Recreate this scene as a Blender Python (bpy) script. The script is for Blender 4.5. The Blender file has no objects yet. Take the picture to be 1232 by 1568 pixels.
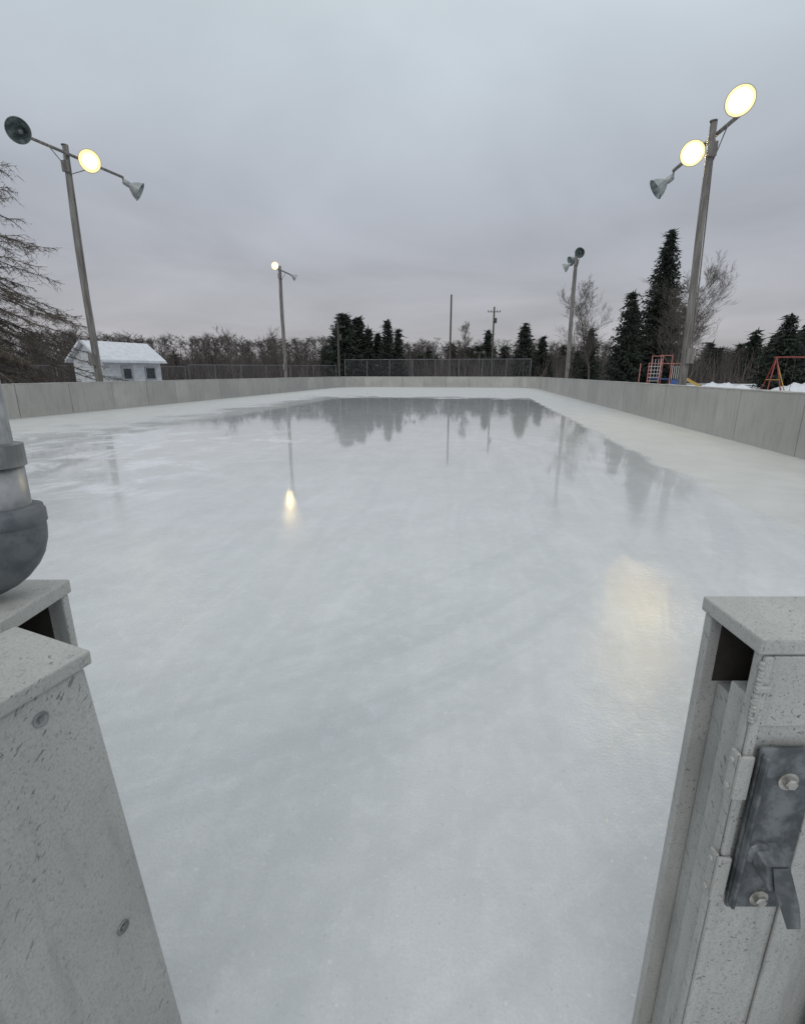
import bpy, math, random
import numpy as np
from mathutils import Vector, Matrix
random.seed(7); rng=np.random.default_rng(7)
S=bpy.context.scene
COL=S.collection

# ------------------------------------------------------------------ helpers
def obj_from(name, verts, faces, mat=None, parent=None, smooth=False):
    me=bpy.data.meshes.new(name)
    me.from_pydata([tuple(v) for v in verts],[],[tuple(f) for f in faces]); me.update()
    o=bpy.data.objects.new(name,me); COL.objects.link(o)
    if mat is not None: me.materials.append(mat)
    if smooth: me.polygons.foreach_set('use_smooth',[True]*len(me.polygons))
    if parent: o.parent=parent
    return o
def tri_obj(name, V, mat, parent=None, tint=None):
    """V: (n,3,3) triangles"""
    n=len(V); me=bpy.data.meshes.new(name)
    me.vertices.add(n*3); me.vertices.foreach_set('co',V.reshape(-1).astype(np.float32))
    me.loops.add(n*3); me.loops.foreach_set('vertex_index',np.arange(n*3,dtype=np.int32))
    me.polygons.add(n); me.polygons.foreach_set('loop_start',np.arange(0,n*3,3,dtype=np.int32))
    me.polygons.foreach_set('loop_total',np.full(n,3,dtype=np.int32))
    me.update(calc_edges=True)
    if tint is not None:
        a=me.attributes.new('tint','FLOAT','FACE'); a.data.foreach_set('value',tint.astype(np.float32))
    me.materials.append(mat)
    o=bpy.data.objects.new(name,me); COL.objects.link(o)
    if parent: o.parent=parent
    return o
def empty(name,loc=(0,0,0)):
    o=bpy.data.objects.new(name,None); COL.objects.link(o); o.location=(0,0,0); o.empty_display_size=.2; return o
class MB:
    def __init__(s): s.v=[]; s.f=[]; s.t=[]
    def add(s,v,f,t=.5):
        k=len(s.v); s.v+= [tuple(p) for p in v]; s.f+=[tuple(i+k for i in q) for q in f]; s.t+=[t]*len(f)
    def prism(s,pts,z0,z1,t=.5,top=None):
        n=len(pts); top=top or pts
        v=[(x,y,z0) for x,y in pts]+[(x,y,z1) for x,y in top]
        f=[tuple(range(n))[::-1],tuple(range(n,2*n))]+[(i,(i+1)%n,n+(i+1)%n,n+i) for i in range(n)]
        s.add(v,f,t)
    def box(s,x0,x1,y0,y1,z0,z1,t=.5): s.prism([(x0,y0),(x1,y0),(x1,y1),(x0,y1)],z0,z1,t)
    def tube(s,path,radii,n=10,t=.5,cap=True):
        path=[Vector(p) for p in path]; m=len(path)
        if not hasattr(radii,'__len__'): radii=[radii]*m
        vs=[]; ref=None
        for i,p in enumerate(path):
            d=(path[min(i+1,m-1)]-path[max(i-1,0)])
            if d.length<1e-9: d=Vector((0,0,1))
            d.normalize()
            if ref is None:
                ref=d.cross(Vector((0,0,1)) if abs(d.z)<.9 else Vector((1,0,0))).normalized()
            a=(ref-d*ref.dot(d)); a=a.normalized() if a.length>1e-6 else ref; ref=a; b=d.cross(a)
            for k in range(n):
                an=2*math.pi*k/n; vs.append(p+(a*math.cos(an)+b*math.sin(an))*radii[i])
        fs=[]
        for i in range(m-1):
            for k in range(n): fs.append((i*n+k,i*n+(k+1)%n,(i+1)*n+(k+1)%n,(i+1)*n+k))
        if cap: fs.append(tuple(range(n))[::-1]); fs.append(tuple(range((m-1)*n,m*n)))
        s.add(vs,fs,t)
    def lathe(s,origin,axis,prof,n=24,t=.5):
        """prof: list (dist along axis, radius)"""
        o=Vector(origin); d=Vector(axis).normalized()
        a=d.cross(Vector((0,0,1)) if abs(d.z)<.9 else Vector((1,0,0))).normalized(); b=d.cross(a)
        vs=[]; 
        for (h,r) in prof:
            for k in range(n):
                an=2*math.pi*k/n; vs.append(o+d*h+(a*math.cos(an)+b*math.sin(an))*max(r,1e-4))
        fs=[]
        for i in range(len(prof)-1):
            for k in range(n): fs.append((i*n+k,i*n+(k+1)%n,(i+1)*n+(k+1)%n,(i+1)*n+k))
        s.add(vs,fs,t)
    def make(s,name,mat,parent=None,bevel=0,smooth=False,autos=False):
        o=obj_from(name,s.v,s.f,mat,parent,smooth)
        a=o.data.attributes.new('tint','FLOAT','FACE'); a.data.foreach_set('value',s.t)
        if bevel:
            m=o.modifiers.new('bevel','BEVEL'); m.width=bevel; m.segments=2; m.limit_method='ANGLE'; m.angle_limit=math.radians(50)
        return o

# ------------------------------------------------------------------ materials
class NT:
    def __init__(s,name):
        s.m=bpy.data.materials.new(name); s.m.use_nodes=True; s.t=s.m.node_tree; s.t.nodes.clear()
        s.out=s.t.nodes.new('ShaderNodeOutputMaterial'); s.b=s.t.nodes.new('ShaderNodeBsdfPrincipled')
        s.t.links.new(s.b.outputs[0],s.out.inputs[0])
        s.geo=s.t.nodes.new('ShaderNodeNewGeometry'); s.P=s.geo.outputs['Position']
    def set(s,sock,v):
        if isinstance(v,bpy.types.NodeSocket): s.t.links.new(v,sock)
        else:
            if hasattr(sock.default_value,'__len__') and len(sock.default_value)==4 and len(v)==3: v=(*v,1)
            sock.default_value=v
    def B(s,k,v): s.set(s.b.inputs[k],v)
    def math(s,op,a,b=0,c=None,clamp=False):
        n=s.t.nodes.new('ShaderNodeMath'); n.operation=op; n.use_clamp=clamp
        s.set(n.inputs[0],a); s.set(n.inputs[1],b)
        if c is not None: s.set(n.inputs[2],c)
        return n.outputs[0]
    def mapr(s,v,a,b,c=0,d=1,smooth=True):
        n=s.t.nodes.new('ShaderNodeMapRange'); n.interpolation_type='SMOOTHSTEP' if smooth else 'LINEAR'
        s.set(n.inputs[0],v)
        for i,x in enumerate((a,b,c,d)): s.set(n.inputs[i+1],x)
        return n.outputs[0]
    def scale(s,vec,sc):
        n=s.t.nodes.new('ShaderNodeVectorMath'); n.operation='MULTIPLY'; s.set(n.inputs[0],vec); n.inputs[1].default_value=sc; return n.outputs[0]
    def noise(s,scale,detail=4,rough=.55,vec=None,dist=0):
        n=s.t.nodes.new('ShaderNodeTexNoise'); n.inputs['Scale'].default_value=scale; n.inputs['Detail'].default_value=detail
        n.inputs['Roughness'].default_value=rough; n.inputs['Distortion'].default_value=dist
        s.t.links.new(vec if vec is not None else s.P,n.inputs['Vector']); return n.outputs[0]
    def mix(s,f,a,b):
        n=s.t.nodes.new('ShaderNodeMix'); n.data_type='RGBA'; s.set(n.inputs[0],f); s.set(n.inputs[6],a); s.set(n.inputs[7],b); return n.outputs[2]
    def attr(s,name):
        n=s.t.nodes.new('ShaderNodeAttribute'); n.attribute_name=name; return n.outputs['Fac']
    def bump(s,h,strength=.3,dist=.01):
        n=s.t.nodes.new('ShaderNodeBump'); s.set(n.inputs['Height'],h); s.set(n.inputs['Strength'],strength); n.inputs['Distance'].default_value=dist
        s.t.links.new(n.outputs[0],s.b.inputs['Normal'])
def simple(name,c1,c2,scale=5,rough=.7,metal=0,bump=0,stretch=(1,1,1),bd=.01,lo=.35,hi=.65,tint=False):
    m=NT(name); v=m.scale(m.P,stretch); n=m.noise(scale,5,.6,v); c=m.mix(m.mapr(n,lo,hi),c1,c2)
    if tint: c=m.mix(m.math('MULTIPLY',m.attr('tint'),.6),c,m.mix(.5,c,(0,0,0)))
    m.B('Base Color',c); m.B('Roughness',rough); m.B('Metallic',metal)
    if bump: m.bump(n,bump,bd)
    return m.m

# painted weathered plywood (near gate)
def ply(name,c1,c2,streak=1.0,mk=.62):
    m=NT(name)
    big=m.noise(3,5,.6)
    rot=m.t.nodes.new('ShaderNodeVectorRotate'); rot.rotation_type='X_AXIS'; rot.inputs['Angle'].default_value=math.radians(50); m.t.links.new(m.P,rot.inputs[0])
    v=m.scale(rot.outputs[0],(110,110,30)); sp=m.noise(1.5,3,.6,v,dist=.5)
    dens=m.mapr(m.noise(4,3,.6),.35,.7)
    marks=m.math('MULTIPLY',m.mapr(sp,mk,mk+.05),dens)
    v2=m.scale(m.P,(25,25,3)); st=m.noise(1.3,4,.6,v2)
    fine=m.noise(300,2,.6); pit=m.mapr(m.noise(140,2,.5),.64,.70)
    c=m.mix(m.mapr(big,.3,.7),c1,c2)
    c=m.mix(m.math('MULTIPLY',m.mapr(st,.5,.75),.32*streak),c,(.2,.2,.19))
    c=m.mix(m.math('MULTIPLY',m.mapr(fine,.40,.75),.40),c,(.22,.22,.21))
    c=m.mix(m.math('MULTIPLY',pit,.28),c,(.18,.18,.17))
    c=m.mix(m.math('MULTIPLY',marks,.8),c,(.10,.10,.09))
    m.B('Base Color',c); m.B('Roughness',.62)
    h=m.math('SUBTRACT',m.math('MULTIPLY',fine,.4),m.math('ADD',marks,m.math('MULTIPLY',pit,.4))); m.bump(h,.5,.002)
    return m.m
M_ply=ply('weathered_panel',(.50,.505,.485),(.38,.385,.37))
M_cap=ply('weathered_cap',(.49,.49,.465),(.37,.375,.35),.5,.64)
M_dark=simple('dark_recess',(.032,.027,.023),(.05,.043,.037),20,.95)  # near-black: shade of the gate hollows put into the colour; also board backing

# rink boards
m=NT('board_panel'); big=m.noise(.7,5,.6); v=m.scale(m.P,(3,3,.5)); st=m.noise(2,5,.65,v); z=m.t.nodes.new('ShaderNodeSeparateXYZ'); m.t.links.new(m.P,z.inputs[0])
c=m.mix(m.mapr(big,.3,.7),(.53,.52,.485),(.43,.42,.395))
c=m.mix(m.math('MULTIPLY',m.mapr(st,.45,.75),.6),c,(.28,.275,.255))
c=m.mix(m.math('MULTIPLY',m.attr('tint'),.5),c,(.30,.295,.28))
sm=m.mapr(m.noise(3.2,4,.7,m.scale(m.P,(1,1,3.5))),.63,.72); c=m.mix(m.math('MULTIPLY',sm,.3),c,(.18,.175,.165))
low=m.math('MULTIPLY',m.mapr(m.math('ADD',z.outputs[2],m.math('MULTIPLY',st,.25)),.42,.08),.5)
c=m.mix(low,c,(.5,.49,.45))
m.B('Base Color',c); m.B('Roughness',.6); m.bump(st,.2,.01); M_board=m.m
M_boardcap=simple('board_cap',(.56,.56,.53),(.40,.40,.375),2,.6)

# ice
m=NT('rink_ice'); z=m.t.nodes.new('ShaderNodeSeparateXYZ'); m.t.links.new(m.P,z.inputs[0]); X,Y=z.outputs[0],z.outputs[1]
perp=m.math('SUBTRACT',m.math('MULTIPLY',X,.989),m.math('MULTIPLY',Y,.148))
al=m.math('ADD',m.math('MULTIPLY',X,.148),m.math('MULTIPLY',Y,.989))
cxyz=m.t.nodes.new('ShaderNodeCombineXYZ'); m.set(cxyz.inputs[0],m.math('MULTIPLY',perp,2.4)); m.set(cxyz.inputs[1],m.math('MULTIPLY',al,.28))
strk=m.noise(1.3,6,.62,cxyz.outputs[0],dist=.7)
# resurfacing arcs around the near corner of the rink
ax_=m.math('ADD',X,4.5); ay_=m.math('SUBTRACT',Y,9.0)
rad=m.math('SQRT',m.math('ADD',m.math('MULTIPLY',ax_,ax_),m.math('MULTIPLY',m.math('MULTIPLY',ay_,ay_),1.0)))
ang=m.math('ARCTAN2',ay_,ax_)
cx2=m.t.nodes.new('ShaderNodeCombineXYZ'); m.set(cx2.inputs[0],m.math('MULTIPLY',rad,3.2)); m.set(cx2.inputs[1],m.math('MULTIPLY',ang,1.4))
arc=m.noise(1.1,5,.6,cx2.outputs[0],dist=.25)
arcm=m.math('MULTIPLY',m.mapr(arc,.50,.66),m.mapr(rad,5.5,7.5))
n1=m.noise(.35,5,.6); n2=m.noise(1.6,6,.65); n3=m.noise(9,5,.65)
nc=m.math('SUBTRACT',n1,.5)
fr=m.mapr(m.math('ADD',perp,m.math('MULTIPLY',nc,.9)),3.1,3.5)
fl=m.mapr(m.math('ADD',m.math('MULTIPLY',perp,-1),m.math('MULTIPLY',nc,7)),9.5,13)
ff=m.mapr(m.math('ADD',al,m.math('MULTIPLY',nc,14)),33,36.5)
frost=m.math('MAXIMUM',fr,m.math('MAXIMUM',fl,ff))
wet=m.math('MULTIPLY',m.mapr(m.math('ADD',al,m.math('MULTIPLY',nc,8)),12,17),m.math('SUBTRACT',1,frost))
c=m.mix(m.mapr(n2,.3,.7),(.585,.60,.605),(.665,.68,.69))
c=m.mix(m.math('MULTIPLY',m.mapr(strk,.42,.68),.55),c,(.55,.57,.58))
c=m.mix(m.math('MULTIPLY',m.mapr(strk,.45,.25),.55),c,(.73,.74,.75))
c=m.mix(m.math('MULTIPLY',arcm,.45),c,(.51,.53,.545))
c=m.mix(m.math('MULTIPLY',m.mapr(n3,.45,.75),.45),c,(.73,.745,.76))
c=m.mix(m.math('MULTIPLY',m.mapr(m.noise(.9,4,.6,dist=1.2),.5,.72),.40),c,(.565,.58,.57))
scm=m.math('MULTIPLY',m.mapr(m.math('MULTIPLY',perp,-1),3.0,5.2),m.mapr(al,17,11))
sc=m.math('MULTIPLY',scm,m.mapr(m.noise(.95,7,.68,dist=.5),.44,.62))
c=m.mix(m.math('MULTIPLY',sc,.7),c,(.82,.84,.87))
fc=m.mix(m.mapr(n2,.3,.7),(.545,.55,.535),(.625,.63,.62))
fc=m.mix(m.math('MULTIPLY',m.mapr(m.noise(.25,4,.6),.4,.7),.4),fc,(.52,.525,.515))
c=m.mix(frost,c,fc)
sp=m.mapr(m.noise(60,2,.5),.68,.72); c=m.mix(m.math('MULTIPLY',sp,.38),c,(.40,.41,.41))
sp2=m.mapr(m.noise(42,3,.6),.65,.70); c=m.mix(m.math('MULTIPLY',sp2,.40),c,(.80,.81,.82))
gr=m.mapr(m.noise(110,2,.6),.35,.65); c=m.mix(m.math('MULTIPLY',gr,.18),c,(.45,.46,.46))
c=m.mix(m.math('MULTIPLY',wet,.25),c,(.42,.45,.48))
m.B('Base Color',c)
near=m.mapr(al,8,2)
r=m.math('ADD',m.math('MULTIPLY',near,.05),m.math('ADD',.02,m.math('MULTIPLY',m.mapr(n2,.4,.7),.03)))
r=m.math('ADD',r,m.math('MULTIPLY',arcm,.04))
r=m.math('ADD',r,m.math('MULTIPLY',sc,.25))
r=m.math('ADD',r,m.math('MULTIPLY',frost,.42)); m.B('Roughness',r)
m.B('IOR',1.33); m.B('Specular IOR Level',m.math('SUBTRACT',.5,m.math('MULTIPLY',frost,.3)))
hh=m.math('ADD',m.math('MULTIPLY',n3,.22),m.math('ADD',m.math('MULTIPLY',m.noise(70,1,.5),.13),m.math('MULTIPLY',m.noise(32,2,.55),.20)))
m.bump(hh,m.math('ADD',.016,m.math('MULTIPLY',m.math('POWER',near,1.5),.80)),.02); M_ice=m.m

# snowy ground
m=NT('snowy_ground'); n1=m.noise(.12,6,.6); n2=m.noise(1.5,5,.65)
c=m.mix(m.mapr(m.math('ADD',n1,m.math('MULTIPLY',n2,.25)),.55,.66),(.10,.085,.06),(.72,.74,.78))
m.B('Base Color',c); m.B('Roughness',.9); m.bump(n2,.5,.05); M_ground=m.m
M_hill=simple('distant_hill',(.085,.072,.068),(.115,.10,.095),.3,.95)
M_snow=simple('snow',(.66,.68,.72),(.76,.78,.81),3,.8)
M_pole=simple('weathered_wood_pole',(.25,.24,.23),(.13,.12,.11),1.5,.85,bump=.3,stretch=(8,8,.6))
M_utility=simple('dark_wood',(.07,.065,.06),(.10,.09,.08),2,.9)
M_metal=simple('lamp_housing_metal',(.28,.30,.30),(.40,.42,.42),6,.45,.5)
M_lampin=simple('unlit_reflector',(.14,.17,.17),(.36,.40,.40),5,.25,.6)
M_galv=simple('galvanised_steel',(.22,.23,.23),(.40,.40,.40),14,.38,.6,bump=.15,bd=.002)
M_cast=simple('dark_cast_fitting',(.10,.115,.125),(.17,.185,.195),30,.55,.3,bump=.25,bd=.002)
M_latch=simple('latch_steel',(.085,.095,.10),(.22,.235,.245),28,.5,.45,bump=.35,bd=.002,lo=.4,hi=.7)
M_bolt=simple('zinc_bolt',(.38,.37,.34),(.6,.58,.53),60,.3,.8)
M_bark=simple('bark',(.085,.072,.062),(.13,.115,.10),6,.95)
M_twig=simple('bare_twigs',(.095,.082,.076),(.135,.115,.105),.2,.95,tint=True)
M_larch=simple('larch_twigs',(.085,.07,.058),(.14,.115,.09),1,.95)
M_need=simple('spruce_needles',(.026,.035,.028),(.048,.062,.046),.9,.9,tint=True)
M_siding=simple('white_siding',(.62,.64,.66),(.5,.52,.54),3,.7)
M_red=simple('red_paint',(.34,.06,.05),(.24,.05,.04),4,.55)
M_pink=simple('faded_red_paint',(.50,.22,.19),(.36,.12,.10),4,.55)
M_blue=simple('blue_plastic',(.05,.10,.28),(.06,.13,.32),4,.5)
M_yel=simple('yellow_paint',(.60,.40,.10),(.5,.33,.08),4,.5)
M_white=simple('white_paint',(.6,.6,.6),(.5,.5,.5),4,.5)
M_glass=simple('window_glass',(.05,.06,.07),(.08,.09,.1),3,.1)
M_wire=simple('fence_wire',(.16,.16,.17),(.22,.22,.23),3,.5,.5)
def emis(name,col,st,col2=None):
    m=NT(name); m.B('Base Color',(.3,.28,.2)); 
    if col2: 
        k=m.attr('tint'); m.B('Emission Color',m.mix(k,col,col2)); m.B('Emission Strength',m.math('ADD',1.1,m.math('MULTIPLY',m.math('POWER',k,3),st)))
    else: m.B('Emission Color',col); m.B('Emission Strength',st)
    return m.m
M_em=emis('lit_lamp_glass',(1,.78,.34),260,(1,.76,.30))
M_emf=emis('lit_lamp_glass_far',(1,.78,.34),150,(1,.78,.32))
M_emd=emis('lit_lamp_glass_side',(1,.78,.34),55,(1,.78,.36))
M_em2=emis('lit_reflector_rim',(1,.80,.45),.9)

# ------------------------------------------------------------------ ground, ice, boards
def fillet(ctrl,R):
    out=[Vector(ctrl[0])]
    for i in range(1,len(ctrl)-1):
        p=Vector(ctrl[i]); a=(Vector(ctrl[i-1])-p).normalized(); b=(Vector(ctrl[i+1])-p).normalized()
        ang=a.angle(b); d=R/math.tan(ang/2); c=p+(a+b).normalized()*(R/math.sin(ang/2))
        s=p+a*d-c; e=p+b*d-c; N=12
        a0=math.atan2(s.y,s.x); a1=math.atan2(e.y,e.x); da=(a1-a0+math.pi)%(2*math.pi)-math.pi
        for k in range(N+1):
            t=a0+da*k/N; out.append(c+Vector((math.cos(t),math.sin(t)))*R)
    out.append(Vector(ctrl[-1])); return out
ctrl=[(1.2,.66),(6.37,.66),(15.0,58.4),(-7.4,61.8),(-16.56,.70),(-1.3,.70)]
path=fillet(ctrl,4.8)
def resample(path,step):
    out=[]; 
    for a,b in zip(path[:-1],path[1:]):
        L=(b-a).length; n=max(1,round(L/step)) if L>step*1.2 else 1
        for k in range(n): out.append(a.lerp(b,k/n))
    out.append(path[-1]); return out
pts=resample(path,2.44)
bd=MB(); cp=MB(); bk_=MB()
n=len(pts)
nor=[]
for i in range(n):
    d=(pts[min(i+1,n-1)]-pts[max(i-1,0)]).normalized(); nor.append(Vector((-d.y,d.x)))  # toward inside (path is ccw)
H=1.22
for i in range(n-1):
    a,b=pts[i],pts[i+1]; d=(b-a).normalized(); L=(b-a).length; g=.011 if L>1.5 else 0.0
    na,nb=nor[i],nor[i+1]
    if i==0: na=Vector((0,1))
    if i==n-2: nb=Vector((0,1))
    a2,b2=a+d*g,b-d*g
    w=.06; j=random.uniform(-.004,.004)
    q=[a2+na*(w+j),b2+nb*(w+j),b2-nb*w,a2-na*w]
    bd.prism([(p.x,p.y) for p in q][::-1],-.02,H-.03,random.random())
    q=[a+na*.04,b+nb*.04,b-nb*.05,a-na*.05]
    bk_.prism([(p.x,p.y) for p in q][::-1],-.015,H-.035,.5)
    w=.075
    q=[a+na*w,b+nb*w,b-nb*w,a-na*w]
    cp.prism([(p.x,p.y) for p in q][::-1],H-.028,H+random.uniform(-.004,.004),.3)
    c=a-na*.12
    bd.box(c.x-.045,c.x+.045,c.y-.045,c.y+.045,-.02,H-.06,.8)
boards=empty('rink_boards')
bd.make('board_panels',M_board,boards,bevel=.004); cp.make('board_top_rail',M_boardcap,boards,bevel=.004)
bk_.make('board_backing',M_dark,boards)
ip=[(p.x,p.y) for p in pts]
ice=obj_from('rink_ice',[(x,y,0) for x,y in ip],[tuple(range(len(ip)))],M_ice)
R=900; g=MB()
g.add([(-R,-R,-.03),(R,-R,-.03),(R,R,-.03),(-R,R,-.03)],[(0,1,2,3)])
g.make('ground',M_ground)
hv=[];hf=[]; N=260
for i in range(N+1):
    a=math.radians(-100+200*i/N); h=5.6+1.0*math.sin(a*3+1)+.5*math.sin(a*11)+.3*math.sin(a*31)-1.6*max(0,math.sin(a))
    for (r,z) in ((162,-.1),(180,h*.8),(230,h*1.15),(300,-.1)):
        hv.append((r*math.sin(a),r*math.cos(a),z+(random.uniform(-.35,.35) if z>0 else 0)))
for i in range(N):
    for k in range(3): hf.append((i*4+k,(i+1)*4+k,(i+1)*4+k+1,i*4+k+1))
obj_from('distant_hill',hv,hf,M_hill)

# ------------------------------------------------------------------ light poles
def light_pole(base,top,lamps,arm,r0=.16,r1=.115,ls=.88,mat=None):
    """lamps: (offset along arm, lit, aim, drop)"""
    E=empty('light_pole')
    b=Vector(base); t=Vector(top); mb=MB(); path=[];rad=[]
    for k in range(9):
        f=k/8; w=Vector((math.sin(f*7)*.03,math.cos(f*5)*.03,0))
        path.append(b.lerp(t,f)+w); rad.append(r0+(r1-r0)*f)
    mb.tube(path,rad,14); mb.make('wooden_pole',M_pole,E,smooth=True)
    a=Vector((arm[0],arm[1],0)).normalized(); c=t-Vector((0,0,.35))+Vector((a.y,-a.x,0))*.16
    offs=[l[0] for l in lamps]
    lo,hi=min(offs+[-.5]),max(offs+[.5])
    ar=MB(); ar.tube([c+a*lo,c+a*hi],.06,8)
    ar.tube([c+a*(lo*.5),c-Vector((0,0,.7))],.018,6); ar.tube([c+a*(hi*.5),c-Vector((0,0,.7))],.018,6)
    ar.lathe(t-Vector((0,0,.02)),(0,0,1),[(0,r1+.01),(.03,r1+.015),(.05,.0)],12)
    ar.tube([b+Vector((r0+.01,-.02,2.2)),t+Vector((r1+.01,-.02,-.5))],.02,6)
    ar.box(b.x-.12,b.x+.12,b.y-r0-.12,b.y-r0,1.9,2.4)
    ar.box(t.x-.14,t.x+.14,t.y-r1-.09,t.y-r1,t.z-1.0,t.z-.6)
    ar.make('crossarm',M_pole,E)
    hs=MB(); rin=MB(); em=MB(); em2=MB()
    sc=lambda pr:[(h*ls,r*ls) for h,r in pr]
    for (o,lit,aim,dz) in lamps:
        p=c+a*o+Vector((0,0,dz)); aim=Vector(aim).normalized()
        q=p+aim*.12; q0=q-aim*.12
        hs.tube([c+a*o,p,q],.04,8)
        hs.lathe(q0,aim,sc([(0,0),(.0,.10),(.03,.12),(.22,.13),(.26,.11),(.30,.12),(.40,.22),(.55,.33),(.72,.40),(.74,.42),(.745,.405)]),26)
        prof=sc([(.735,.40),(.70,.385),(.54,.31),(.40,.20),(.31,.10),(.30,0)])
        (em2 if lit else rin).lathe(q0,aim,prof,26)
        if lit:
            ring=sc([(.69,.40),(.715,.385),(.735,.355),(.755,.315),(.785,.25),(.81,.16),(.825,.08),(.83,0)])
            for i2 in range(len(ring)-1):
                em.lathe(q0,aim,ring[i2:i2+2],28,t=(.05,.09,.14,.22,.6,1,1)[i2])
        else: rin.lathe(q0,aim,sc([(.30,.05),(.45,.09),(.56,.08),(.6,0)]),16)
    hs.make('floodlight_housing',M_metal,E,smooth=True)
    if rin.v: rin.make('floodlight_reflector',M_lampin,E,smooth=True)
    if em.v: em.make('lit_lens',mat or M_em,E,smooth=True); em2.make('lit_reflector',M_em2,E,smooth=True)
    return E
light_pole((-13.85,23.4,-.1),(-13.7,23.4,10.5),[(-1.7,False,(.25,-.9,-.25),.1),(.75,True,(.75,-.85,-.45),.1),(2.6,False,(.9,.35,-.55),-.15)],(.33,.94),ls=1.0,mat=M_emd)
light_pole((9.85,18.05,-.1),(9.62,18.05,9.1),[(-1.2,True,(-.55,-.8,-.55),.45),(1.35,True,(-.55,-.8,-.5),.1),(2.9,False,(-.85,.2,-.6),-.2)],(.06,1),.14,.10,.90)
light_pole((-10.55,46.5,-.1),(-10.5,46.5,10.4),[(-1.6,True,(.5,-.85,-.4),.2),(1.8,False,(.9,.3,-.5),0)],(.2,.97),.15,.12,.75,M_emf)
light_pole((13.4,42.1,-.1),(13.35,42.1,10.6),[(-1.5,False,(-.6,-.7,-.4),.1),(.3,False,(-.9,-.2,-.5),0),(2.2,False,(-.9,.4,-.5),-.1)],(.1,1),.15,.12)

# ------------------------------------------------------------------ utility poles / street lamps
def util(x,y,h,arm=True):
    E=empty('utility_pole'); mb=MB(); mb.tube([(x,y,-.1),(x,y,h)],[.17,.13],10)
    if arm: 
        mb.tube([(x-1.1,y,h-.8),(x+1.1,y,h-.8)],.06,6)
        for dx in(-1,-.5,.5,1): mb.tube([(x+dx,y,h-.75),(x+dx,y,h-.5)],.05,6)
        mb.lathe((x+.3,y-.1,h-2.6),(0,0,1),[(0,0),(0,.2),(.8,.2),(.85,0)],10)
    mb.make('pole_shaft',M_utility,E)
util(7.75,85,13.6,False); util(15.5,90,12.4); util(-9.3,76,8.8)
def slamp(x,y,h):
    E=empty('street_lamp'); mb=MB(); mb.tube([(x,y,-.1),(x,y,h)],[.09,.06],8)
    mb.tube([(x-.6,y,h-.05),(x+.6,y,h-.05)],.05,6)
    for dx in(-.65,.65): mb.lathe((x+dx,y,h+.15),(0,0,-1),[(0,0),(.02,.12),(.2,.25),(.4,.22),(.42,0)],10)
    mb.make('lamp_post',M_utility,E)
slamp(1.1,76,5.6); slamp(11.2,76,4.6); slamp(6.0,80,4.4)

# ------------------------------------------------------------------ chain link fences
def chain(a,b,z0,z1,post=3.0,step=.28,w=.012):
    a=Vector(a);b=Vector(b);L=(b-a).length;d=(b-a)/L; mb=MB(); n=max(1,round(L/post))
    E=empty('chain_link_fence')
    for i in range(n+1):
        p=a+d*(L*i/n); mb.tube([(p.x,p.y,z0-.1),(p.x,p.y,z1+.03)],.038,8)
    for z in (z1,):
        mb.tube([(a.x,a.y,z),(b.x,b.y,z)],.03,6)
    mb.tube([(a.x,a.y,z0+.05),(b.x,b.y,z0+.05)],.012,4)
    mb.make('posts_and_rails',M_wire,E)
    wr=MB(); Hh=z1-z0
    k=-Hh
    while k<L:
        for s in (0,1):
            s0,s1=k,k+Hh; t0,t1=0,1
            if s0<0: t0=-s0/Hh
            if s1>L: t1=(L-s0)/Hh
            pa=s0+Hh*t0; pb=s0+Hh*t1; za=z0+Hh*t0; zb=z0+Hh*t1
            if s: za,zb=z1-Hh*t0,z1-Hh*t1
            A=a+d*pa;B=a+d*pb; 
            wr.add([(A.x,A.y,za-w),(B.x,B.y,zb-w),(B.x,B.y,zb+w),(A.x,A.y,za+w)],[(0,1,2,3)])
        k+=step
    wr.make('wire_mesh',M_wire,E)
chain((-6.9,62.1),(14.6,58.9),1.1,3.15,2.7,.26,.009)
chain((-24,58),(-8.2,64.0),0,2.5,3,.26,.008)
chain((-38,46),(-24.3,57.8),0,2.3,3,.3,.008)

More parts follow.
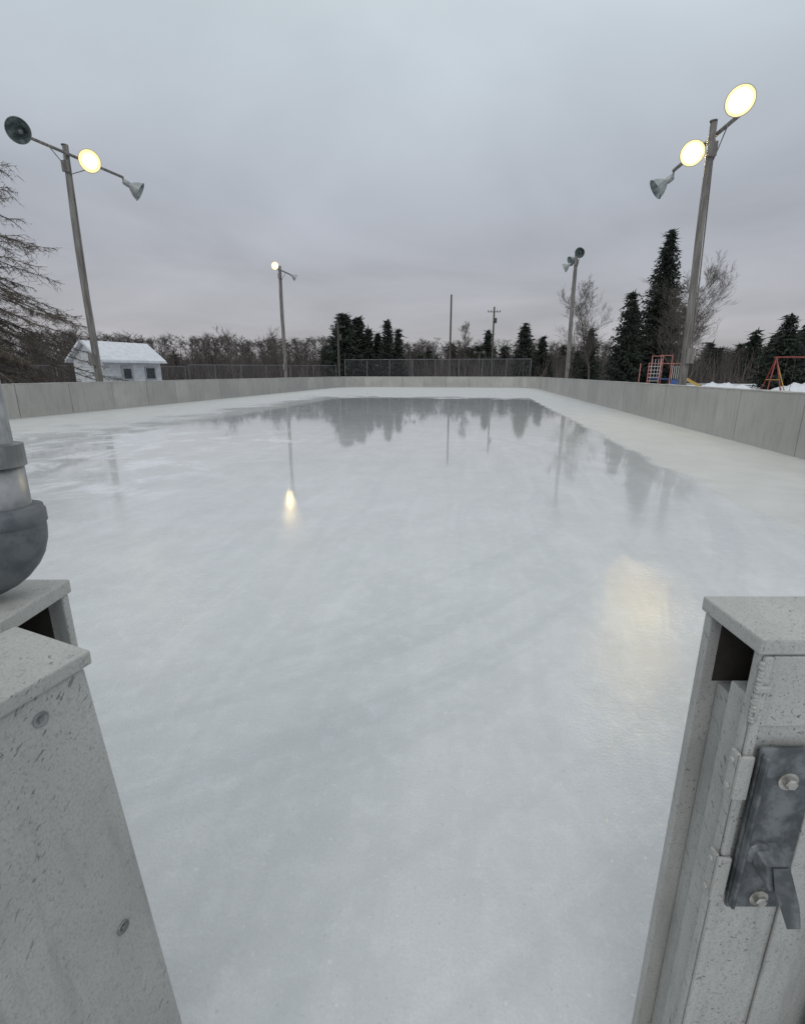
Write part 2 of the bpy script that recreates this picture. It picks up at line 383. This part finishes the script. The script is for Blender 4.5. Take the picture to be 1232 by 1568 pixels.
# ------------------------------------------------------------------ shed
def shed():
    E=empty('garden_shed'); cx,cy=-21.1,38.5; a=math.radians(64)
    ux=Vector((math.cos(a),math.sin(a),0)); un=Vector((math.sin(a),-math.cos(a),0)) # un: facing rink
    L,W,He,Hr=4.6,3.2,2.55,3.65
    def P(u,v,z): return Vector((cx,cy,0))+ux*u+un*v+Vector((0,0,z))
    mb=MB(); hl,hw=L/2,W/2
    V=[P(-hl,-hw,0),P(hl,-hw,0),P(hl,hw,0),P(-hl,hw,0),P(-hl,-hw,He),P(hl,-hw,He),P(hl,hw,He),P(-hl,hw,He),P(-hl,0,Hr),P(hl,0,Hr)]
    mb.add(V,[(0,1,5,4),(2,3,7,6),(1,2,6,9,5),(3,0,4,8,7)])
    k=.2
    while k<He: # siding laps
        mb.add([P(-hl-.01,hw+.005,k),P(hl+.01,hw+.005,k),P(hl+.01,hw+.03,k),P(-hl-.01,hw+.03,k),P(-hl-.01,hw+.006,k+.19),P(hl+.01,hw+.006,k+.19)],[(0,1,2,3),(3,2,5,4)]); k+=.2
    mb.make('walls',M_siding,E)
    rf=MB(); o=.35
    for s in(1,-1):
        sl=(Hr-He)/hw; e=hw+o; ze=Hr-sl*e
        v=[P(-hl-o,0,Hr+.03),P(hl+o,0,Hr+.03),P(hl+o,s*e,ze+.03),P(-hl-o,s*e,ze+.03)]; w=[p+Vector((0,0,.14)) for p in v]
        rf.add(v+w,[(0,1,2,3),(4,5,6,7),(0,1,5,4),(2,3,7,6),(1,2,6,5),(0,3,7,4)])
    rf.make('snowy_roof',M_snow,E,bevel=.04)
    dr=MB()
    def pan(u0,u1,z0,z1,v0,t): dr.add([P(u0,v0,z0),P(u1,v0,z0),P(u1,v0,z1),P(u0,v0,z1)],[(0,1,2,3)])
    tr=MB()
    def bx(m,u0,u1,z0,z1,v0,v1):
        v=[P(u,vv,z) for z in(z0,z1) for (u,vv) in((u0,v0),(u1,v0),(u1,v1),(u0,v1))]
        m.add(v,[(0,1,2,3),(4,5,6,7),(0,1,5,4),(1,2,6,5),(2,3,7,6),(3,0,4,7)])
    bx(tr,-1.0,-.1,0,2.1,hw+.035,hw+.07); bx(tr,.9,1.8,1.1,1.2,hw+.035,hw+.08);bx(tr,.9,1.8,1.95,2.05,hw+.035,hw+.08)
    bx(tr,.9,.98,1.2,1.95,hw+.035,hw+.08);bx(tr,1.72,1.8,1.2,1.95,hw+.035,hw+.08)
    tr.make('door_and_trim',simple('grey_trim',(.3,.31,.33),(.4,.41,.43),3),E)
    pan(.98,1.72,1.2,1.95,hw+.05,0); pan(-.85,-.25,1.2,1.9,hw+.075,0); dr.make('window_panes',M_glass,E)
shed()
def bank(x,y,L,W,h):
    N=24;M=10;v=[];f=[]
    for i in range(N+1):
        for j in range(M+1):
            u=i/N*2-1;w=j/M*2-1; k=max(0,(1-u*u))*max(0,(1-w*w))
            v.append((x+u*L/2,y+w*W/2,-.05+h*k**.6*(1+.3*math.sin(i*1.3+j)*math.cos(j*2.1)) ))
    for i in range(N):
        for j in range(M): a=i*(M+1)+j; f.append((a,a+M+1,a+M+2,a+1))
    obj_from('snow_bank',v,f,M_snow,smooth=True)
bank(-30,30,24,5,1.12); bank(27,44,7,3,.75); bank(37,46,7,3,.8); bank(-17.5,52,9,4,.85)

# ------------------------------------------------------------------ playground
def play():
    E=empty('playground_structure'); r=MB(); w=MB(); b=MB(); y=MB(); X0,Y0=17.6,37
    for dx in(0,.8,1.6,2.4):
        for dy in(0,1.3): r.tube([(X0+dx,Y0+dy,0),(X0+dx,Y0+dy,2.3+.55*(dx in(.8,1.6)))],.035,8)
    r.tube([(X0,Y0,2.25),(X0+2.4,Y0,2.25)],.03,6); r.tube([(X0+.8,Y0,2.8),(X0+1.6,Y0,2.8)],.03,6); r.tube([(X0+.8,Y0+1.3,2.8),(X0+1.6,Y0+1.3,2.8)],.03,6)
    for k in range(8): w.tube([(X0+.0,Y0-.02,.3+k*.25),(X0+.8,Y0-.02,.3+k*.25)],.02,6)
    for k in range(5): w.tube([(X0+1.7+k*.15,Y0-.02,1.2),(X0+1.7+k*.15,Y0-.02,2.1)],.018,6)
    for k in range(4): w.tube([(X0+.85+k*.22,Y0+1.32,1.3),(X0+.85+k*.22,Y0+1.32,2.6)],.018,6)
    b.box(X0+.8,X0+1.6,Y0,Y0+1.3,1.15,1.22); b.box(X0+1.7,X0+2.35,Y0-.05,Y0-.02,.75,1.15)
    sl=[(X0+2.4,Y0,1.3),(X0+3.2,Y0-.4,.8),(X0+4.0,Y0-.8,.3),(X0+4.5,Y0-1,.22)]
    for a,c in zip(sl[:-1],sl[1:]):
        a=Vector(a);c=Vector(c);s=Vector((.2,.45,0)); y.add([a,c,c+s,a+s,a+Vector((0,0,.2)),c+Vector((0,0,.2)),c+s+Vector((0,0,.2)),a+s+Vector((0,0,.2))],[(0,1,2,3),(0,1,5,4),(3,2,6,7)])
    r.make('red_posts',M_pink,E); w.make('white_rungs',M_white,E); b.make('deck_and_panel',M_blue,E); y.make('slide',M_yel,E)
play()
def swing(X0,Y0,n=2):
    E=empty('swing_set'); r=MB(); s=MB(); y=MB(); H=2.5; L=3.6
    for x in(X0,X0+L):
        for sy in(-1,1): r.tube([(x,Y0+sy*1.1,-.05),(x,Y0,H)],.036,8)
        y.tube([(x,Y0-.6,1.2),(x,Y0+.6,1.2)],.03,6)
        r.tube([(x-.9,Y0-.9,-.05),(x,Y0,H)],.032,8); y.tube([(x+.6,Y0-.7,-.05),(x,Y0,H-.1)],.03,8)
    r.tube([(X0-.1,Y0,H),(X0+L+.1,Y0,H)],.04,8)
    for k in range(n):
        cx=X0+.9+k*1.7
        for dx in(-.25,.25): s.tube([(cx+dx,Y0,H),(cx+dx,Y0,.55)],.012,4)
        s.box(cx-.28,cx+.28,Y0-.1,Y0+.1,.5,.55)
    r.make('red_frame',M_red,E); y.make('yellow_braces',M_yel,E); s.make('chains_and_seats',M_utility,E)
swing(22.3,31.0)
def picnic(X,Y):
    E=empty('picnic_table'); w=MB()
    for k in range(5): w.box(X-.9,X+.9,Y-.4+k*.16,Y-.26+k*.16,.72,.76)
    for s in(-.75,.75): w.box(X-.9,X+.9,Y+s-.13,Y+s+.13,.43,.47)
    for x in(-.65,.65):
        w.tube([(X+x,Y-.75,-.03),(X+x,Y-.2,.72)],.045,6); w.tube([(X+x,Y+.75,-.03),(X+x,Y+.2,.72)],.045,6); w.tube([(X+x,Y-.8,.4),(X+x,Y+.8,.4)],.04,6)
    w.make('planks',M_pole,E)
picnic(22.5,40)

# ------------------------------------------------------------------ trees
def slivers(base,tip,w):
    d=tip-base; r=rng.normal(size=d.shape); s=np.cross(d,r); s/= (np.linalg.norm(s,axis=1,keepdims=True)+1e-9)
    return np.stack([base-s*w[:,None]/2,base+s*w[:,None]/2,tip],axis=1)
def conifer(x,y,h,Rm,dens=1.0,z0=.04,dro=.3,size=.42,power=.85):
    T=[]; nl=int(26*dens*h/10)+10
    for i in range(nl):
        f=(i+rng.random())/nl; z=h*(z0+(1-z0)*f); r=Rm*((1-f)**power)*(.92 if f>.12 else .75)+.12
        nb=int(6+6*(1-f)+dens*2)
        ph=rng.random()*6.28
        for k in range(nb):
            a=ph+6.283*k/nb+rng.normal()*.2; L=r*rng.uniform(.55,1.12)*(1.18 if rng.random()<.12 else 1)
            m=max(3,int(L/.28*dens))
            s=(np.arange(m)+rng.random(m))/m
            rr=L*s; zz=z-dro*rr*.8+ .3*L*s**2
            px=x+np.cos(a)*rr+rng.normal(size=m)*.1; py=y+np.sin(a)*rr+rng.normal(size=m)*.1
            b=np.stack([px,py,zz+rng.normal(size=m)*.12],1)
            for _ in range(2):
                dirv=np.stack([np.cos(a)*.7+rng.normal(size=m)*.6,np.sin(a)*.7+rng.normal(size=m)*.6,-.2+rng.normal(size=m)*.5],1)
                L2=size*rng.uniform(.6,1.4,m)*(1.15-.5*s)
                T.append(slivers(b,b+dirv*L2[:,None],.19*rng.uniform(.7,1.4,m)*(size/.42)))
    b=np.array([[x,y,h-.6]]*4); T.append(slivers(b,b+np.array([[0,0,.9]])+rng.normal(size=(4,3))*.05,np.full(4,.12)))
    return np.concatenate(T)
def spruce(x,y,h,R,name='spruce_tree',**k):
    E=empty(name); mb=MB(); mb.tube([(x,y,-.1),(x,y,h*.5),(x,y,h*.97)],[h*.016+.04,h*.01+.02,.02],8); mb.make('trunk',M_bark,E)
    T=conifer(x,y,h,R,**k); tri_obj('needle_crown',T,M_need,E,rng.random(len(T)))
spruce(29.2,60,16.4,4.1,dens=1.6,power=.75)
spruce(24.9,58,10.0,2.7,dens=1.4)
spruce(26.6,61,9.0,2.8,dens=1.2)
spruce(36.6,50,6.9,3.2,dens=1.3)
spruce(39.9,52,6.0,2.6,dens=1.2)
spruce(-10.6,95,11.8,4.2,name='pine_tree',dens=1.2,size=.75,power=.5)
spruce(-8.2,97,11.2,3.4,name='pine_tree',dens=1.1,size=.75,power=.5)
spruce(-6.3,96,9.3,2.9,dens=1,size=.65)
spruce(-4.6,98,8.6,2.6,dens=1,size=.65)
spruce(-2.7,95,10.8,2.6,dens=1,size=.6)
spruce(-.8,96,9.2,2.4,dens=1,size=.55)
spruce(17.6,108,9.9,2.4,dens=1,size=.6)
spruce(22.1,95,10.1,3.0,dens=1.1,size=.6,power=.65)
spruce(26.0,97,8.0,2.8,dens=1,size=.55)
spruce(31.5,88,8.6,2.8,dens=1,size=.55)

def bare(name,x,y,h,spread=.45,levels=4,seed=1,trunk=.014,mat=None,z_first=.15,nb=9,up=.62,lean=0,mr=.0075):
    rd=random.Random(seed); E=empty(name); mb=MB()
    def grow(p,d,L,r,lev):
        segs=4 if lev<3 else 2; path=[p]; rad=[r]; q=Vector(p); dd=Vector(d)
        for s in range(segs):
            dd=(dd+Vector((rd.gauss(0,.10),rd.gauss(0,.10),rd.gauss(0,.05)+.08*(lev>0)))).normalized()
            q=q+dd*(L/segs); path.append(q.copy()); rad.append(max(mr,r*(1-.8*(s+1)/segs)))
        mb.tube(path,rad,6 if lev==0 else (4 if lev<2 else 3),cap=False)
        if lev>=levels: return
        n=nb if lev==0 else (8 if lev==1 else 6)
        for k in range(n):
            f=(z_first+(1-z_first)*(k+rd.random())/n) if lev==0 else rd.uniform(.15,1)
            i=min(segs-1,int(f*segs)); pp=path[i].lerp(path[i+1],f*segs-i)
            ax=(path[i+1]-path[i]).normalized()
            a=rd.random()*6.283; side=Vector((math.cos(a),math.sin(a),0)); side=(side-ax*side.dot(ax)).normalized()
            nd=(ax*up+side*(1-up)*1.5+Vector((0,0,.2))).normalized()
            grow(pp,nd,L*(spread if lev==0 else .5)*rd.uniform(.75,1.15)*(1-.45*f if lev==0 else 1),max(mr,r*.38*(1-.5*f)),lev+1)
    grow(Vector((x,y,-.1)),Vector((lean,0,1)).normalized(),h,h*trunk,0)
    mb.make('trunk_and_branches',mat or M_bark,E)
bare('bare_tree',26.6,50,9.0,.56,4,3,nb=17,z_first=.10,mr=.0055)
bare('bare_tree',23.6,65,10.0,.46,4,5,nb=16,mr=.006)
bare('bare_tree',28.6,52,6.8,.55,4,9,nb=14,mr=.0055)
bare('bare_tree',-21.5,92,8,.42,3,11,nb=12)
bare('bare_tree',-26,80,7.4,.42,3,12,nb=12)
bare('bare_tree',11.6,98,9.2,.4,4,14,nb=12)

def larch(x,y,h):
    rd=random.Random(21); E=empty('larch_tree'); mb=MB()
    mb.tube([(x,y,-.1),(x+.1,y,h*.5),(x,y,h)],[.26,.15,.02],10)
    TW_b=[];TW_t=[];TW_w=[]
    nbr=150
    for i in range(nbr):
        f=.10+.88*(i+rd.random())/nbr; z=h*f; a=rd.random()*6.283
        L=(7.6*(1-f)**.60+.4)*rd.uniform(.6,1.08)
        p=Vector((x,y,z)); path=[p];rad=[.045*(1-f)+.018]; segs=10
        slope=.12 if f>.5 else -.05
        wob=rd.uniform(-.5,.5); am=rd.uniform(.1,.3)
        for s in range(segs):
            t=(s+1)/segs
            dz=(slope-.85*t+ (1.5*max(0,t-.55)))*L/segs
            a2=a+wob*t+math.sin(t*9+i)*am
            p=p+Vector((math.cos(a2)*L/segs,math.sin(a2)*L/segs,dz+rd.gauss(0,.06))); path.append(p); rad.append(rad[0]*(1-.88*t)+.004)
        mb.tube(path,rad,5,cap=False)
        for j in range(int(L*12)):
            t=rd.uniform(.1,1); k=min(segs-1,int(t*segs)); q=path[k].lerp(path[k+1],t*segs-k)
            sd=1 if rd.random()<.5 else -1; aa=a+wob*t+sd*rd.uniform(.4,1.3); l=rd.uniform(.3,1.1)*(1.25-t*.7)
            e=q+Vector((math.cos(aa)*l,math.sin(aa)*l,l*rd.uniform(-1.1,.25)))
            TW_b.append(q);TW_t.append(e);TW_w.append(.032)
            for _ in range(6):
                u=rd.uniform(.1,1); q2=q.lerp(e,u); l2=rd.uniform(.10,.42)
                e2=q2+Vector((rd.gauss(0,.6)*l2,rd.gauss(0,.6)*l2,-l2*rd.uniform(-.3,1)))
                TW_b.append(q2);TW_t.append(e2);TW_w.append(.022)
    mb.make('trunk_and_limbs',M_bark,E)
    T=slivers(np.array(TW_b),np.array(TW_t),np.array(TW_w)); tri_obj('twigs',T,M_larch,E)
larch(-20.9,24.2,14.0)

def forest():
    B=[];Tp=[];W=[]
    def one(x,y,h):
        nb=20
        B.append([[x,y,0]]*2);Tp.append([[x+rng.normal()*.2,y,h]]*2);W.append([.26,.22])
        f=rng.uniform(.12,.95,nb); a=rng.random(nb)*6.283; L=h*.26*(1.15-f)*rng.uniform(.7,1.3,nb)+.6
        b=np.stack([np.full(nb,x),np.full(nb,y),f*h],1)
        t=b+np.stack([np.cos(a)*L*.7,np.sin(a)*L*.7,L*rng.uniform(.4,.9,nb)],1)
        B.append(b);Tp.append(t);W.append(np.full(nb,.10))
        for k in range(9):
            u=rng.uniform(.15,1,nb)[:,None]; q=b+(t-b)*u; l=rng.uniform(.5,1.3,nb)[:,None]
            e=q+np.stack([rng.normal(size=nb)*.6,rng.normal(size=nb)*.6,rng.uniform(.2,.8,nb)],1)*l
            B.append(q);Tp.append(e);W.append(np.full(nb,.08))
    for i in range(1000):
        az=math.radians(rng.uniform(-60,60) if i<800 else rng.uniform(-52,-6)); d=rng.uniform(108,158)
        deg=math.degrees(az)
        k=.5+.5*math.sin(deg*.9)*math.cos(deg*.37)
        if deg<-6: h=(9.2+1.1*k+rng.uniform(-.5,.5))*d/135
        elif deg<22: h=rng.uniform(7.8,9.8)*d/135
        else: h=rng.uniform(5.2,7.2)*d/135
        if rng.random()<.03: h*=1.1
        one(d*math.sin(az),d*math.cos(az),h)
    n=34000; az=np.radians(rng.uniform(-62,60,n)); d=rng.uniform(95,160,n); 
    b=np.stack([d*np.sin(az),d*np.cos(az),np.zeros(n)],1); hh=rng.uniform(1.2,6.4,n)
    t=b+np.stack([rng.normal(size=n)*.8,rng.normal(size=n)*.8,hh],1); B.append(b);Tp.append(t);W.append(np.full(n,.2))
    B_=np.concatenate([np.array(v,dtype=float) for v in B]);T_=np.concatenate([np.array(v,dtype=float) for v in Tp]);W_=np.concatenate([np.array(v,dtype=float) for v in W])
    T=slivers(B_,T_,W_); tri_obj('distant_bare_forest',T,M_twig,None,rng.random(len(T)))
    C=[]
    for i in range(110):
        r=rng.random()
        if r<.66: az=math.radians(rng.uniform(22,58)); h=rng.uniform(4.2,8.2)
        elif r<.94: az=math.radians(rng.uniform(-9,20)); h=rng.uniform(4.5,8)
        else: az=math.radians(rng.uniform(-55,-9)); h=rng.uniform(5,8)
        d=rng.uniform(100,140)
        C.append(conifer(d*math.sin(az),d*math.cos(az),h,h*.24,dens=.45,size=.95))
    T=np.concatenate(C); tri_obj('distant_conifer_forest',T,M_need,None,rng.random(len(T)))
forest()

# ------------------------------------------------------------------ gate: right jamb
E=empty('gate_post')
c=MB(); c.box(.480,1.30,.592,.728,1.204,1.228); c.make('top_cap',M_cap,E,bevel=.003)
s=MB()
s.box(.484,1.19,.706,.722,0,1.2025)      # rink-side skin
s.box(.487,1.19,.598,.612,0,1.2025)      # near skin
s.box(.500,.56,.6145,.660,0,1.120)      # filler stud
s.box(.512,.56,.668,.7045,0,1.085)
s.make('jamb_panels',M_ply,E,bevel=.0025)
d=MB(); d.box(.562,.60,.6125,.7055,0,1.2035); d.box(.545,.556,.6605,.6675,0,1.08)  # near-black boxes and liners paint the shade inside the jamb hollow
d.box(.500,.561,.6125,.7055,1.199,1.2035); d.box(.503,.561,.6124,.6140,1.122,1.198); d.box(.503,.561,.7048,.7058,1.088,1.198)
d.make('painted_cavity_shade',M_dark,E)
s=MB(); s.box(.4885,.5015,.5905,.5965,0,1.2015); s.box(.502,1.19,.5925,.5965,1.09,1.2015); s.box(.60,1.19,.591,.5965,0,1.088)
s.make('face_trim',M_ply,E,bevel=.002)
t=MB(); rb=random.Random(4)
for k in range(16):
    z=1.196-k*.006-rb.random()*.003
    t.lathe((.4875+rb.uniform(-.001,.001),.5915,z),(0,0,-1),[(0,0),(.002,.0035+rb.random()*.0015),(.006,.004),(.009,0)],8)
t.make('sealant_bead',M_cap,E,smooth=True)
t=MB()
for (z0,z1) in((.97,1.045),(.775,.86),(1.150,1.160)):
    t.box(.4795,.5005,.5835,.5895,z0,z1)
t.box(.4795,.4855,.5905,.606,.97,1.045); t.box(.4795,.4855,.5905,.606,.775,.86)
for z in (.985,1.03,.79,.845): t.lathe((.4790,.598,z),(-1,0,0),[(0,.005),(.002,.005),(.003,.003),(.003,0)],12)
t.make('hinge_tabs',M_cap,E,bevel=.0025)
L=empty('gate_latch'); 
p=MB(); p.box(.505,.590,.5815,.5895,.765,1.062); p.box(.505,.511,.570,.5815,.775,1.055); p.make('back_plate',M_latch,L,bevel=.004)
bl=MB()
for (x,z) in((.551,1.008),(.551,.787)):
    bl.lathe((x,.5815,z),(0,-1,0),[(0,.0),(.0,.0145),(.0025,.0145),(.003,.009),(.003,0)],20)
    bl.lathe((x,.5785,z),(0,-1,0),[(0,.0095),(.006,.0095),(.0075,.007),(.0075,0)],6)
bl.make('bolts',M_bolt,L)
lv=MB()
def bar(pa,pb,wx,wz,wx2=None):
    v=[]
    for p_,w_ in((pa,wx),(pb,wx2 or wx)):
        for sx,sz in((-1,-1),(1,-1),(1,1),(-1,1)): v.append((p_[0]+sx*w_,p_[1]+sz*wz*.4,p_[2]+sz*wz))
    lv.add(v,[(3,2,1,0),(4,5,6,7),(0,1,5,4),(1,2,6,5),(2,3,7,6),(3,0,4,7)])
bar((.540,.576,.880),(.548,.551,.862),.020,.016,.018)
bar((.550,.549,.864),(.557,.526,.822),.0135,.015,.011)
lv.lathe((.531,.5815,.878),(0,-1,0),[(0,.021),(.006,.021),(.009,.015),(.009,0)],16)
lv.make('lever',M_latch,L,bevel=.002)
q=MB(); q.tube([(.705,.555,0),(.705,.555,.86)],.03,16); q.box(.69,.72,.58,.592,.70,.78); q.make('drop_rod',M_cast,E)

# ------------------------------------------------------------------ gate: left wall end
E=empty('gate_post')
c=MB(); c.box(-1.4,-.574,.640,.795,1.204,1.228); c.make('top_cap',M_cap,E,bevel=.003)
s=MB(); s.box(-1.29,-.578,.774,.790,0,1.2025); s.box(-1.29,-.585,.648,.662,0,1.2025); s.box(-.68,-.612,.6635,.7725,0,1.10)
s.make('jamb_panels',M_ply,E,bevel=.0025)
d=MB(); d.box(-.72,-.69,.6625,.7735,0,1.2035); d.box(-.689,-.60,.6625,.7735,1.199,1.2035); d.box(-.689,-.605,.7727,.7738,1.102,1.198); d.box(-.689,-.605,.6625,.6632,1.102,1.198); d.make('painted_cavity_shade',M_dark,E)  # last boxes: shade of the left hollow painted as near-black linings
# ------------------------------------------------------------------ open gate door
E=empty('open_gate_door')
bk=Vector((-.277,-.856)); P1=Vector((-.413,.568)); P2=Vector((-.548,.628)); lean=.085
s=MB()
def pr(mb,pts,z0,z1,l0):
    top=[(x+lean*(1.2-z1)/1.2,y) for x,y in pts]; bot=[(x+lean*(1.2-z0)/1.2,y) for x,y in pts]
    mb.prism(bot,z0,z1,.5,top)
pts4=[P1,P2,P2+bk,P1+bk]
pr(s,[(p.x,p.y) for p in pts4][::-1],.05,1.2025,lean); s.make('door_panel',M_ply,E,bevel=.004)
c=MB(); dn=(P2-P1).normalized(); db=-bk.normalized()
ex=[P1-dn*.006+db*.008,P2+dn*.006+db*.008,P2+bk+dn*.006,P1+bk-dn*.006]
c.prism([(p.x,p.y) for p in ex][::-1],1.204,1.224); c.make('top_cap',M_cap,E,bevel=.003)
sc=MB(); nrm=Vector((.951,-.308,0))
for (t_,z) in((.067,1.172),(.046,.807),(.30,.80),(.30,1.172),(.05,.42)):
    base=Vector((P1.x-.308*t_+lean*(1.2-z)/1.2,P1.y-.951*t_,z))+nrm*.0008
    sc.lathe(base,nrm,[(0,.0095),(.0012,.009),(.0006,.0065),(-.0004,.005),(-.0004,.0)],18)
    sc.lathe(base,nrm,[(.0,.0035),(.0022,.003),(.0022,0)],12)
sc.make('screws',M_galv,E)

# ------------------------------------------------------------------ pipe with elbow on the wall
E=empty('steel_pipe_post'); px,py=-.604,.722
mb=MB(); mb.tube([(px,py,1.36),(px,py,1.448),(px-.002,py,1.449),(px-.004,py,1.9),(px-.004,py,2.6)],[.0385,.0385,.033,.032,.032],28,cap=False); mb.make('pipe',M_galv,E,smooth=True)
cl=MB(); cl.lathe((px,py,1.438),(0,0,1),[(0,.0385),(0,.043),(.032,.043),(.034,.032)],28); cl.lathe((px+.030,py-.030,1.452),(1,-1,0),[(0,0),(0,.008),(.01,.008),(.01,0)],8)
cl.make('collar',M_galv,E)
el=MB(); pth=[(px,py,1.375),(px,py,1.345)]
for k in range(9):
    a=k/8*math.pi/2; pth.append((px-.055*(1-math.cos(a)),py-.02*(1-math.cos(a)),1.34-.055*math.sin(a)))
pth.append((px-.15,py-.03,1.285))
el.tube(pth,[.052]*(len(pth)),28); el.lathe((px,py,1.36),(0,0,1),[(-.012,.052),(-.010,.0545),(.008,.0545),(.016,.048),(.018,.038)],28)
el.make('elbow_fitting',M_cast,E,smooth=True)

# ------------------------------------------------------------------ world
W=bpy.data.worlds.new('World'); S.world=W; W.use_nodes=True; t=W.node_tree; t.nodes.clear()
N_=t.nodes.new; Lk=t.links.new
out=N_('ShaderNodeOutputWorld'); bg=N_('ShaderNodeBackground'); bg.inputs[1].default_value=.1; Lk(bg.outputs[0],out.inputs[0])
sky=N_('ShaderNodeTexSky'); sky.sky_type='NISHITA'; sky.sun_disc=False; sky.sun_elevation=math.radians(24); sky.sun_rotation=math.radians(200)
tc=N_('ShaderNodeTexCoord'); sx=N_('ShaderNodeSeparateXYZ'); Lk(tc.outputs['Generated'],sx.inputs[0])
rp=N_('ShaderNodeValToRGB'); Lk(sx.outputs[2],rp.inputs[0]); cr=rp.color_ramp
stops=[(0,(.44,.425,.44)),(.10,(.42,.42,.45)),(.22,(.44,.46,.51)),(.36,(.495,.54,.60)),(.50,(.59,.66,.71)),(1,(.91,.945,.975))]
cr.elements[0].position=0; cr.elements[0].color=(*stops[0][1],1); cr.elements[1].position=1; cr.elements[1].color=(*stops[-1][1],1)
for p_,c_ in stops[1:-1]: e=cr.elements.new(p_); e.color=(*c_,1)
ad=N_('ShaderNodeMath'); ad.operation='ADD'; Lk(sx.outputs[2],ad.inputs[0]); ad.inputs[1].default_value=.14
mx=N_('ShaderNodeMath'); mx.operation='MAXIMUM'; Lk(ad.outputs[0],mx.inputs[0]); mx.inputs[1].default_value=.1
dx=N_('ShaderNodeMath'); dx.operation='DIVIDE'; Lk(sx.outputs[0],dx.inputs[0]); Lk(mx.outputs[0],dx.inputs[1])
dy=N_('ShaderNodeMath'); dy.operation='DIVIDE'; Lk(sx.outputs[1],dy.inputs[0]); Lk(mx.outputs[0],dy.inputs[1])
cx=N_('ShaderNodeCombineXYZ'); Lk(dx.outputs[0],cx.inputs[0]); Lk(dy.outputs[0],cx.inputs[1])
nz=N_('ShaderNodeTexNoise'); nz.inputs['Scale'].default_value=.75; nz.inputs['Detail'].default_value=5; nz.inputs['Roughness'].default_value=.5; nz.inputs['Distortion'].default_value=.4; Lk(cx.outputs[0],nz.inputs['Vector'])
mr=N_('ShaderNodeMapRange'); Lk(nz.outputs[0],mr.inputs[0]); mr.inputs[1].default_value=.3; mr.inputs[2].default_value=.7; mr.inputs[3].default_value=8.5; mr.inputs[4].default_value=11.5
vm=N_('ShaderNodeVectorMath'); vm.operation='SCALE'; Lk(rp.outputs[0],vm.inputs[0]); Lk(mr.outputs[0],vm.inputs['Scale'])
mi=N_('ShaderNodeMix'); mi.data_type='RGBA'; mi.inputs[0].default_value=.97; Lk(sky.outputs[0],mi.inputs[6]); Lk(vm.outputs[0],mi.inputs[7])
Lk(mi.outputs[2],bg.inputs[0])
sl=bpy.data.lights.new('sun','SUN'); sl.energy=.5; sl.angle=math.radians(25); sl.color=(1,.96,.9)
so=bpy.data.objects.new('sun',sl); COL.objects.link(so); so.rotation_euler=(math.radians(55),0,math.radians(-20))

# ------------------------------------------------------------------ camera
cd=bpy.data.cameras.new('camera'); cam=bpy.data.objects.new('camera',cd); COL.objects.link(cam)
cam.location=(0,0,1.57); cam.rotation_euler=(math.radians(74.4),0,0); cd.sensor_fit='VERTICAL'; cd.sensor_height=36; cd.lens=36*760/1568
cd.clip_start=.02; cd.clip_end=2000; S.camera=cam
S.view_settings.view_transform='Standard'; S.view_settings.look='None'; S.view_settings.exposure=0
